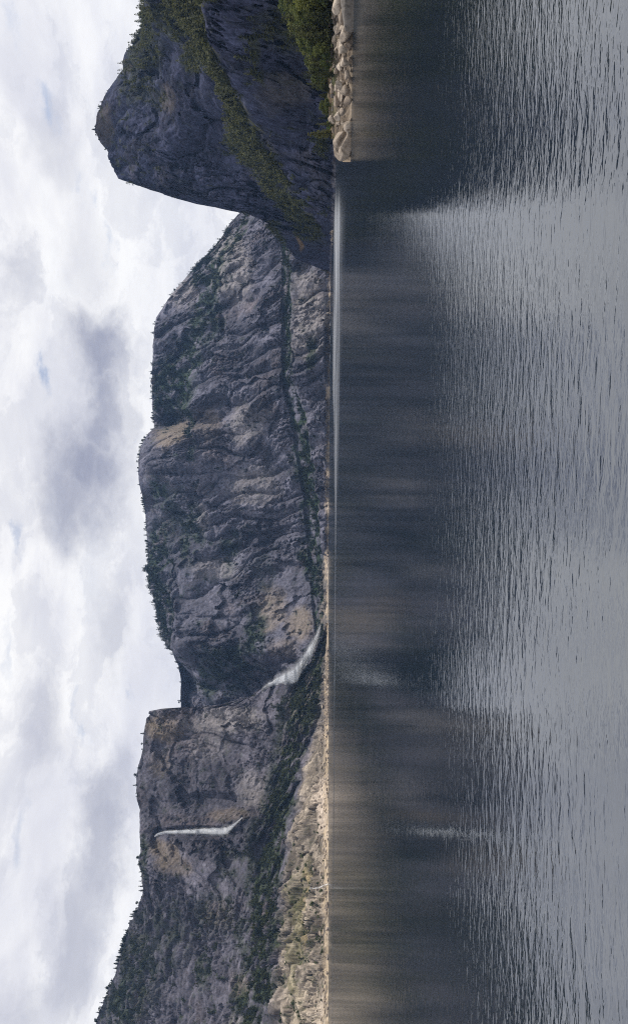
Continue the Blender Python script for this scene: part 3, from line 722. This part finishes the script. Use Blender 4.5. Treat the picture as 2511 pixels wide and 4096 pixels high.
# near bank trees
def wood_place(Y): return 'at the picture edge' if Y < 60 else 'in the middle of the wood' if Y < 170 else 'at the thin end of the wood'
L = L_near
inb = (L['P'][:, 2] > 5.5) & (L['Y'] > -130)
w_ = inb * ((L['K'] > 1.75) & (L['K'] < 3.9)) * sstep(L['Y'], 345, 60)
idx = spots(L, 260, w_ + 0, 5)
taken = []
for q, i in enumerate(idx):
    p = L['P'][i]; Yp = L['Y'][i]
    big = sstep(np.array(Yp), 300., -20.)
    if any((p[0] - t_[0]) ** 2 + (p[1] - t_[1]) ** 2 < 5.0 ** 2 for t_ in taken): continue
    taken.append(p)
    broad = random.random() < (.62 if Yp < 190 else .3)
    if broad:
        place_tree('broadleaf_tree', BRO, p - np.array([0, 0, .4]), random.uniform(7, 14.5) * (.5 + .95 * big), 'green rounded broadleaf tree above the near boulder shore ' + wood_place(Yp), 'near bank broadleaf trees ' + wood_place(Yp), random.uniform(.95, 1.3))
    else:
        place_tree('conifer_tree', CON, p - np.array([0, 0, .4]), random.uniform(9, 19) * (.5 + .9 * big), 'dark green conifer above the near boulder shore ' + wood_place(Yp), 'near bank conifers ' + wood_place(Yp), random.uniform(.9, 1.3))
def on_layer(L, X, Y):
    k = np.argmin((L['X'] - X) ** 2 + (L['Y'] - Y) ** 2); return L['P'][k].copy()
def on_layer_s(L, X, Y, n=40):
    """a point on the ray through (X, Y) at the depth of the surface there"""
    c = np.array([0, 0, H]); Q = L['P'] - c
    u = (Q @ RIGHT) / Q[:, 1] * F + U0; v = (Q @ DOWN) / Q[:, 1] * F + V0
    du = (u - (4096 - S * Y)) ** 2 + (v - S * X) ** 2
    k = np.argpartition(du, n)[:n]; d = np.min(Q[k, 1])
    return at(X, Y, d), d
p = on_layer(L_near, 802, 322); place_tree('conifer_tree', CON, p - np.array([0, 0, .4]), 13.5, 'lone conifer with needles coloured as sunlit just behind the big lakeside boulder', None, 1.15, sunlit_crown)
p = on_layer(L_near, 803, 300); place_tree('conifer_tree', CON, p - np.array([0, 0, .4]), 10.0, 'thin dark conifer left of the small bright green bush', None, .8)
p = on_layer(L_near, 802, 302); place_tree('leafy_bush', BRO, p - np.array([0, 0, .5]), 4.0, 'small bright green bush beside the big lakeside boulder', None, 1.2, bright_crown)['category'] = 'bush'
p = on_layer(L_near, 822, 6); place_tree('leafy_bush', BRO, p - np.array([0, 0, .5]), 4.5, 'vivid yellow green bush on the shore rocks at the edge of the picture', None, 1.3, bright_crown)['category'] = 'bush'

# far plants: one cheap mesh per kind of plant, shared by all copies
def small_conifer(seed, n=110):
    r = np.random.default_rng(seed)
    z = r.uniform(.1, 1.0, n); k = (1 - z) ** .75; a = r.uniform(0, 6.3, n); R = .2 * k * r.uniform(.3, 1.1, n) + .012
    p = np.stack([R * np.cos(a), R * np.sin(a), z], 1)
    o = np.stack([np.cos(a), np.sin(a), np.full(n, -.35)], 1) * (.05 + .07 * k)[:, None]
    tn = np.stack([-np.sin(a), np.cos(a), r.normal(size=n) * .3], 1) * (.035 + .06 * k)[:, None]
    V = np.stack([p - o * .5 + np.array([0, 0, .04]), p + tn, p + o, p - tn], 1).reshape(-1, 3)
    tv, tf = tube([(0, 0, -.05), (0, 0, .95)], [.018, .004], 4)
    return joinp([(tv, tf), (V, np.arange(4 * n).reshape(n, 4))])
def small_round(seed, n=90):
    r = np.random.default_rng(seed)
    cen = [(r.normal() * .18, r.normal() * .18, r.uniform(.3, .75)) for _ in range(6)]; rad = [(.24, .24, .22)] * 6
    V, Fc = leaf_cloud(cen, rad, n, .11, seed)
    tv, tf = tube([(0, 0, -.05), (0, 0, .5)], [.03, .015], 4)
    return joinp([(tv, tf), (V, Fc)])
SC = [small_conifer(60 + i) for i in range(6)]; SR_ = [small_round(80 + i) for i in range(6)]
SCl = [small_conifer(60 + i, 48) for i in range(6)]; SRl = [small_round(80 + i, 36) for i in range(6)]
SC_me = [mesh_np('rim_tree_mesh', v, f, far_leaf, smooth=False) for v, f in SC]
SR_me = [mesh_np('rim_tree_mesh', v, f, far_leaf, smooth=False) for v, f in SR_]
SCs_me = [mesh_np('shore_tree_mesh', v, f, shore_leaf, smooth=False) for v, f in SC]
SRb_me = [mesh_np('bush_mesh', v, f, bush_leaf, smooth=False) for v, f in SR_]
SRs_me = [mesh_np('shore_bush_mesh', v, f, shore_leaf, smooth=False) for v, f in SR_]

def forest(name, L, weight, n, hr, seed, material, conifer=.6):
    """uncountable wood on far ledges: many small trees in one mesh"""
    r = np.random.default_rng(seed); idx = spots(L, n, weight, seed)
    Vs, Fs, o = [], [], 0
    for i in idx:
        con = r.random() < conifer
        v, f = (SCl if con else SRl)[r.integers(6)]
        h = r.uniform(*hr) * (1 if con else .6); a = r.uniform(0, 6.3); wd = r.uniform(.85, 1.35) * (1.1 if con else 1.5)
        ca, sa = math.cos(a), math.sin(a)
        q = np.stack([(v[:, 0] * ca - v[:, 1] * sa) * h * wd, (v[:, 0] * sa + v[:, 1] * ca) * h * wd, v[:, 2] * h - .08 * h], 1) + L['P'][i]
        Vs.append(q); Fs.append(f + o); o += len(v)
    ob = link(name, mesh_np(name, np.concatenate(Vs), np.concatenate(Fs), material, smooth=False)); ob['kind'] = 'stuff'
    return ob
def cell_w(L): return 1.0
vm = L_mid['veg'] ** 2; vm[L_mid['P'][:, 2] < 12] = 0
tag(forest('far_wood', L_mid, vm, 3600, (9, 21), 11, far_leaf), 'dark wood growing on the ledges of the grey granite dome', 'wood')
vl = L_left['veg'] ** 2; vl[L_left['P'][:, 2] < 10] = 0; vl *= np.where(L_left['K'] < .95, .5, 1)
tag(forest('cliff_wood', L_left, vl, 3000, (6, 15), 12, shore_leaf, .5), 'dark green wood and scrub on the foot of the waterfall cliff', 'wood')
vk = L_kol['veg'] ** 2; vk[L_kol['P'][:, 2] < 6] = 0
vk *= np.where((L_kol['K'] > .95) & (L_kol['K'] < 2), 3.0, 1.0) * np.where(L_kol['Y'] < -120, .1, 1)
tag(forest('ledge_wood', L_kol, vk, 2600, (8, 21), 13, ledge_leaf, .6), 'green wood on the slanting ledge of the great dark rock', 'wood')

# individual trees along the skylines
def copies(name, meshes, L, idx, hr, label, cat, group, where, wide=1.0, sink=.08):
    for i in idx:
        place = next(t_ for y_, t_ in where if L['Y'][i] < y_)
        o = link(name, random.choice(meshes)); h = random.uniform(*hr)
        o.location = tuple(L['P'][i] - np.array([0, 0, sink * h])); o.rotation_euler = (0, 0, random.uniform(0, 6.28)); ww = h * wide * random.uniform(.85, 1.2)
        o.scale = (ww, ww, h); tag(o, label + ' ' + place, cat, group + ' ' + place)
def rim(L): return (L['K'] > L['K'].max() - .012) * (.08 + sstep(fbm(L['P'] / 55, 2, 77), .0, .35))
wr = rim(L_mid) * (sstep(L_mid['Y'], 530, 560) * (.25 + .75 * sstep(L_mid['Y'], 940, 1000)) * sstep(L_mid['Y'], 1705, 1690))
copies('rim_tree', SC_me + SR_me[:2], L_mid, spots(L_mid, 190, wr, 21), (4, 15), 'tiny dark tree on the granite dome skyline', 'tree', 'rim trees of the dome', ((760, 'on its sloping right shoulder'), (1035, 'on the flat crest right of the knob'), (1240, 'on top of its rounded knob'), (1480, 'on the long crest left of the knob'), (9999, 'at its low end above the gorge')))
wr = rim(L_left) * (.25 + 1.6 * sstep(L_left['Y'], 2080, 2200)) * (L_left['Y'] > 1740) * (L_left['Y'] < 2480)
copies('rim_tree', SC_me + SR_me[:2], L_left, spots(L_left, 130, wr, 22), (3.5, 13), 'small dark tree on the waterfall cliff skyline', 'tree', 'rim trees of the cliff', ((1900, 'near the gorge end'), (2150, 'above the tall waterfall'), (2300, 'on the slope left of the tall waterfall'), (9999, 'near the far left end')))
wr = rim(L_kol) * (L_kol['Y'] > -60) * sstep(L_kol['Y'], 440, 250)
copies('rim_tree', SC_me + SR_me[:3], L_kol, spots(L_kol, 45, wr, 23), (3, 8), 'tiny dark tree on the summit skyline of the great dark rock', 'tree', 'trees of the great rock', ((130, 'on its right slope'), (9999, 'near its highest point')))
# trees and bushes on the bleached left shore and in the belt above it
ws = (L_left['K'] > .95) * (L_left['K'] < 2.05) * (L_left['Y'] > 1680) * (L_left['Y'] < 2480) * vl
copies('shore_tree', SRs_me, L_left, spots(L_left, 170, ws, 24), (9, 17), 'dark green tree between waterfall cliff and bleached shore', 'tree', 'belt trees', ((1850, 'near the broad cascade'), (2080, 'below the tall waterfall'), (2280, 'left of the tall waterfall'), (9999, 'near the far left end')), .8)
wb_ = (L_left['K'] < .95) * (L_left['P'][:, 2] > 7) * (L_left['Y'] > 1960) * (L_left['Y'] < 2480)
copies('shore_bush', SRb_me, L_left, spots(L_left, 150, wb_ * (.1 + sstep(fbm(L_left['P'] / 60, 2, 78), -.1, .3)), 25), (3, 9.5), 'green bush on the bleached left shore slope', 'bush', 'shore bushes', ((2130, 'right of the short stream'), (2300, 'left of the short stream'), (9999, 'near the far left end')), 1.1)

# ------------------------------------------------------------------ boulders
def boulder_mesh(name, seed, sub, mat_, planes=11, noise=.05, squash=(1, 1, .8), keep=.42):
    r = np.random.default_rng(seed)
    b2 = bmesh.new(); bmesh.ops.create_icosphere(b2, subdivisions=sub, radius=1.0)
    V = np.array([v.co for v in b2.verts]); Fc = np.array([[v.index for v in f.verts] for f in b2.faces]); b2.free()
    for k in range(planes):
        n = r.normal(size=3); n /= np.linalg.norm(n); d = r.uniform(keep, keep + .32)
        e = np.maximum(0, V @ n - d); V = V - e[:, None] * n * .93
    V = V * (1 + noise * fbm(V * 1.6 + seed, 3, seed))[:, None] * np.array(squash)
    return mesh_np(name, V, Fc, mat_, smooth=False)
BM = [boulder_mesh('boulder_mesh', 500 + i, 3, boulder_tan, random.randint(12, 17), .04, (1, random.uniform(.75, 1.1), random.uniform(.6, .95))) for i in range(9)]
BM += [boulder_mesh('boulder_mesh', 520 + i, 3, boulder_dark, 14, .04, (1, .9, .75)) for i in range(2)]
BMs = [boulder_mesh('small_boulder_mesh', 540 + i, 2, boulder_tan, random.randint(9, 13), .04, (1, random.uniform(.75, 1.1), random.uniform(.6, .95))) for i in range(8)]
def near_boulder_label(Y, K, s_):
    size = 'large' if s_ > 2.0 else 'small' if s_ < .9 else 'middling'
    row = 'at the waterline' if K < .75 else 'halfway up the bank' if K < 1.5 else 'just under the trees'
    part = 'close to the huge boulder' if Y > 215 else 'close to the dark block' if Y < 95 else 'in the middle of the near shore'
    return f'{size} granite boulder {row} {part}', f'{size} near shore boulders {row} {part}'
def put_boulder(me_, p, s, label, group=None, sink=.3, rz=None, tilt=.35, name='boulder'):
    o = link(name, me_); o.location = (p[0], p[1], p[2] + s * (.5 - sink)); o.scale = (s * random.uniform(.8, 1.35), s * random.uniform(.8, 1.1), s * random.uniform(.7, 1.1))
    o.rotation_euler = (random.uniform(-tilt, tilt), random.uniform(-tilt, tilt), random.uniform(0, 6.28) if rz is None else rz)
    return tag(o, label, 'boulder', group)
# near shore
L = L_near
wn = (L['K'] < 2.1) * (L['P'][:, 2] > -.3) * (L['Y'] > -120) * (L['Y'] < 318)
for i in spots(L, 205, wn * 1.0, 31):
    p = L['P'][i]; s = min(4.0, .45 + abs(np.random.default_rng(int(i)).exponential(1.0)))
    put_boulder(random.choice(BM), p, s, *near_boulder_label(L['Y'][i], L['K'][i], s))
# singled out rocks
def hero(X, Y, d): return at(np.array(X), np.array(Y), np.array(d))
big_me = boulder_mesh('great_boulder_mesh', 611, 5, boulder_tan, 0, .05, (1, 1, 1))
def shape_big():
    V = np.array([v.co for v in big_me.vertices]); r = np.random.default_rng(3)
    for n, d in (((.55, -.5, .6), .62), ((-.75, -.35, .55), .55), ((-.9, -.2, -.2), .82), ((.1, -.95, .2), .55), ((.2, -.7, .75), .72), ((-.35, -.85, -.2), .60), ((.9, -.3, .1), .7), ((-.2, .2, 1), .78), ((.5, -.2, .95), .8), ((-.45, -.75, .5), .66)):
        n = np.array(n) / np.linalg.norm(n); e = np.maximum(0, V @ n - d); V -= e[:, None] * n * .97
    # overhang: a recessed hollow running across the face, as under a split slab
    q = V[:, 2] * .9 + V[:, 0] * .45 - .1
    V[:, 1] += .34 * np.exp(-(q / .14) ** 2) * (V[:, 1] < 0) * sstep(V[:, 0], -.8, -.3) * sstep(V[:, 0], .95, .5)
    q = V[:, 0] * .9 - V[:, 2] * .3 + .42
    V[:, 1] += .10 * np.exp(-(q / .05) ** 2) * (V[:, 1] < 0)
    V *= np.array([8.2, 6.0, 5.6])
    V += .12 * fbm(V / 1.4, 3, 8)[:, None]
    big_me.vertices.foreach_set('co', V.astype(np.float32).ravel()); big_me.update()
shape_big()
c = hero(822, 346, 436); c[2] = 4.0
o = link('boulder', big_me); o.location = tuple(c); o.rotation_euler = (0, math.radians(8), math.radians(4))
tag(o, 'huge pale boulder with a dark hollow at the tip of the near shore', 'boulder')
o = put_boulder(boulder_mesh('round_boulder_mesh', 620, 4, boulder_tan, 3, .03, (1, .9, .95), .9), hero(839, 305, 429), 2.6, 'smooth round boulder at the waterline left of the huge boulder', sink=.4, tilt=.1)
slab_me = boulder_mesh('slab_mesh', 633, 4, boulder_dark, 0, .04, (1, 1, 1))
V = np.array([v.co for v in slab_me.vertices])
for n, d in (((0, -1, .05), .5), ((0, 0, 1), .55), ((-1, -.3, .2), .7), ((1, 0, 0), .8), ((-.5, -.6, .6), .68), ((.2, -.7, .7), .62)):
    n = np.array(n) / np.linalg.norm(n); e = np.maximum(0, V @ n - d); V -= e[:, None] * n * .97
V = V * np.array([8.0, 5.0, 5.0]) + .1 * fbm(V * 3, 3, 5)[:, None]; slab_me.vertices.foreach_set('co', V.astype(np.float32).ravel()); slab_me.update()
c = hero(840, 34, 408); c[2] = 2.0; o = link('boulder', slab_me); o.location = tuple(c); o.rotation_euler = (0, math.radians(-10), math.radians(-6))
tag(o, 'dark flat faced block leaning into the water at the near shore', 'boulder')
o = link('boulder', slab_me.copy()); o.data.materials[0] = boulder_tan; c = hero(832, 72, 416); c[2] = 3.0; o.location = tuple(c); o.scale = (.75, .8, .6); o.rotation_euler = (0, math.radians(22), .2)
tag(o, 'long pale slab sloping to the water beside the dark block', 'boulder')
o = put_boulder(BM[2], hero(812, 12, 412), 5.0, 'large pale boulder above the dark block at the near shore', sink=.5)
for q, (X, Y, s) in enumerate(((826, 268, 3.4), (838, 245, 2.8), (818, 205, 3.6), (836, 180, 3.0), (830, 150, 3.8), (822, 120, 3.2), (840, 110, 2.6), (812, 280, 2.6))):
    d = 424 - .04 * (300 - Y); p = hero(X, Y, d); p[2] = max(p[2] - .5, .2)
    put_boulder(BM[q % len(BM)], p, s * 1.0, *near_boulder_label(Y, 0 if X > 832 else 1, s))
# small rocks at the far tip of the great rock
for q in range(16):
    Y = random.uniform(555, 603); p, d = on_layer_s(L_kol, shore_X(Y, 1750) - random.uniform(0, 4) * (603 - Y) / 30, Y)
    put_boulder(random.choice(BMs), p, random.uniform(2, 4.5), 'whitish rock in the small heap at the foot of the great rock', 'rocks at the tip of the great rock')
# left shore
wl = (L_left['K'] < .8) * (L_left['P'][:, 2] > -.5) * (L_left['P'][:, 2] < 40) * (L_left['Y'] > 1560) * (L_left['Y'] < 2480) * np.exp(-L_left['P'][:, 2] / 18)
li = spots(L_left, 700, wl, 41); lr = np.random.default_rng(9); sz = lr.uniform(1.4, 3.4, 700) + lr.exponential(.8, 700)
order = np.argsort(-sz)
def shore_place(Y): return 'near the broad cascade' if Y < 1780 else 'by the pale slab below the tall waterfall' if Y < 2060 else 'close to the short stream' if Y < 2220 else 'left of the short stream' if Y < 2350 else 'near the far left end'
for k in order[:70]:
    put_boulder(random.choice(BMs), L_left['P'][li[k]], sz[k], 'bleached tan boulder on the left shore ' + shore_place(L_left['Y'][li[k]]), 'left shore boulders ' + shore_place(L_left['Y'][li[k]]))
Vs, Fs, o_ = [], [], 0
for k in order[70:]:
    me_ = random.choice(BMs); nv = len(me_.vertices); v = np.empty(nv * 3, np.float32); me_.vertices.foreach_get('co', v); v = v.reshape(-1, 3)
    f = np.array([p_.vertices[:] for p_ in me_.polygons]); a = lr.uniform(0, 6.3); ca, sa = math.cos(a), math.sin(a)
    Vs.append(np.stack([v[:, 0] * ca - v[:, 1] * sa, v[:, 0] * sa + v[:, 1] * ca, v[:, 2]], 1) * sz[k] + L_left['P'][li[k]] + np.array([0, 0, .15 * sz[k]])); Fs.append(f + o_); o_ += nv
o = link('boulder_field', mesh_np('boulder_field', np.concatenate(Vs), np.concatenate(Fs), boulder_tan)); tag(o, 'small bleached stones strewn along the left shore', 'stones', kind='stuff')

# ------------------------------------------------------------------ waterfalls
def fall(name, L, path, label, stand=4.0, strands=7, seed=0, mist=0):
    """rope of overlapping strands that leaves the lip and falls in front of the rock"""
    r = np.random.default_rng(seed)
    root = bpy.data.objects.new(name, None); COL.objects.link(root); root.empty_display_size = .1
    pts = []; ds = []
    n = 110
    t0 = np.linspace(0, 1, len(path)); tt = np.linspace(0, 1, n)
    X = np.interp(tt, t0, [q[0] for q in path]); Y = np.interp(tt, t0, [q[1] for q in path]); W = np.interp(tt, t0, [q[2] for q in path]); A = np.interp(tt, t0, [q[3] for q in path])
    X, Y = gsmooth(X, 3), gsmooth(Y, 3)
    d = np.array([on_layer_s(L, X[i], Y[i], 12)[1] for i in range(n)]) - stand
    d = np.minimum(gsmooth(d, 10), d + 2)
    P = at(X, Y, d); wm_ = W * S / F * d            # width in metres
    root.location = tuple(P[-1])
    base = P - P[-1]
    for k in range(strands + mist):
        fog = k >= strands
        ph = r.uniform(0, 100); of = (k - (strands - 1) / 2) / strands if not fog else r.uniform(-.5, .5)
        wob = fbm(np.stack([tt * 9, np.full(n, ph), np.zeros(n)], 1), 3, seed + k) * .35
        cx = base[:, 0] + wm_ * (of * .8 + wob * .5); half = wm_ * (.16 + .12 * r.random() if not fog else r.uniform(.7, 1.1)) * (1 + .5 * fbm(np.stack([tt * 20, np.full(n, ph + 5), np.zeros(n)], 1), 2, seed))
        cy = base[:, 1] - r.uniform(0, 1.2); cz = base[:, 2]
        side = 5; V, dn = [], []
        for i in range(n):
            for j in range(side):
                s_ = j / (side - 1) * 2 - 1
                V.append((cx[i] + half[i] * s_, cy[i] - half[i] * .8 * math.sqrt(max(0, 1 - s_ * s_)) , cz[i])); dn.append(A[i] * (1 - abs(s_) ** 1.6) if not fog else .30 * tt[i] ** .7 * (1 - tt[i] ** 6) * (1 - s_ * s_) ** 1.5)
        idx_ = np.arange(n * side).reshape(n, side)
        Fc = np.stack([idx_[:-1, :-1], idx_[1:, :-1], idx_[1:, 1:], idx_[:-1, 1:]], -1).reshape(-1, 4)
        me_ = mesh_np('water_strand', np.array(V), Fc, fm)
        a_ = me_.attributes.new('dens', 'FLOAT', 'POINT'); a_.data.foreach_set('value', np.array(dn, np.float32))
        link('water_strand', me_, root)
    tag(root, label, 'waterfall')
    return root
fall('waterfall', L_left, [(372, 2014, 3, 1), (378, 2008, 5, 1), (400, 2003, 7, 1), (450, 2001, 9, .95), (500, 2000, 13, .8), (535, 1999, 17, .65), (548, 1997, 16, .5), (556, 1992, 8, .6), (568, 1981, 5, .6), (584, 1967, 3, .5)],
     'tall thin white waterfall dropping down the middle of the left cliff', 4, 7, 1, 3)
fall('waterfall', L_left, [(630, 1661, 13, 0.16), (645, 1652, 17, 0.39), (656, 1647, 14, 1.30), (668, 1642, 22, 1.30), (684, 1637, 26, 1.30), (700, 1631, 29, 1.30), (714, 1623, 32, 1.30), (722, 1611, 32, 1.30), (730, 1597, 29, 1.23), (740, 1582, 28, 1.10), (750, 1566, 26, 0.98), (759, 1546, 23, 0.78), (766, 1526, 19, 0.59), (772, 1510, 19, 0.33)],
     'broad white cascade pouring from the gorge between dome and cliff', 16, 11, 2, 4)
fall('waterfall', L_left, [(744, 2137, 2.5, 1), (755, 2138, 3, 1), (768, 2136, 3.5, 1), (778, 2131, 3, 1), (789, 2127, 3, 1)],
     'short thin white stream running into the lake on the left shore', 2, 3, 3)

# ------------------------------------------------------------------ haze
bmx = bmesh.new(); bmesh.ops.create_cube(bmx, size=1.0)
me = bpy.data.meshes.new('haze'); bmx.to_mesh(me); bmx.free()
hz = link('haze', me); hz.scale = (7200, 6200, 1003); hz.location = (0, 2800, 500.5); hz['kind'] = 'stuff'
hm = bpy.data.materials.new('haze_air'); hm.use_nodes = True; t = hm.node_tree; t.nodes.clear()
pv = t.nodes.new('ShaderNodeVolumePrincipled'); pv.inputs['Color'].default_value = (.33, .55, 1.0, 1); pv.inputs['Density'].default_value = 2.5e-5
pv.inputs['Anisotropy'].default_value = .2
oo = t.nodes.new('ShaderNodeOutputMaterial'); t.links.new(pv.outputs[0], oo.inputs['Volume']); me.materials.append(hm)
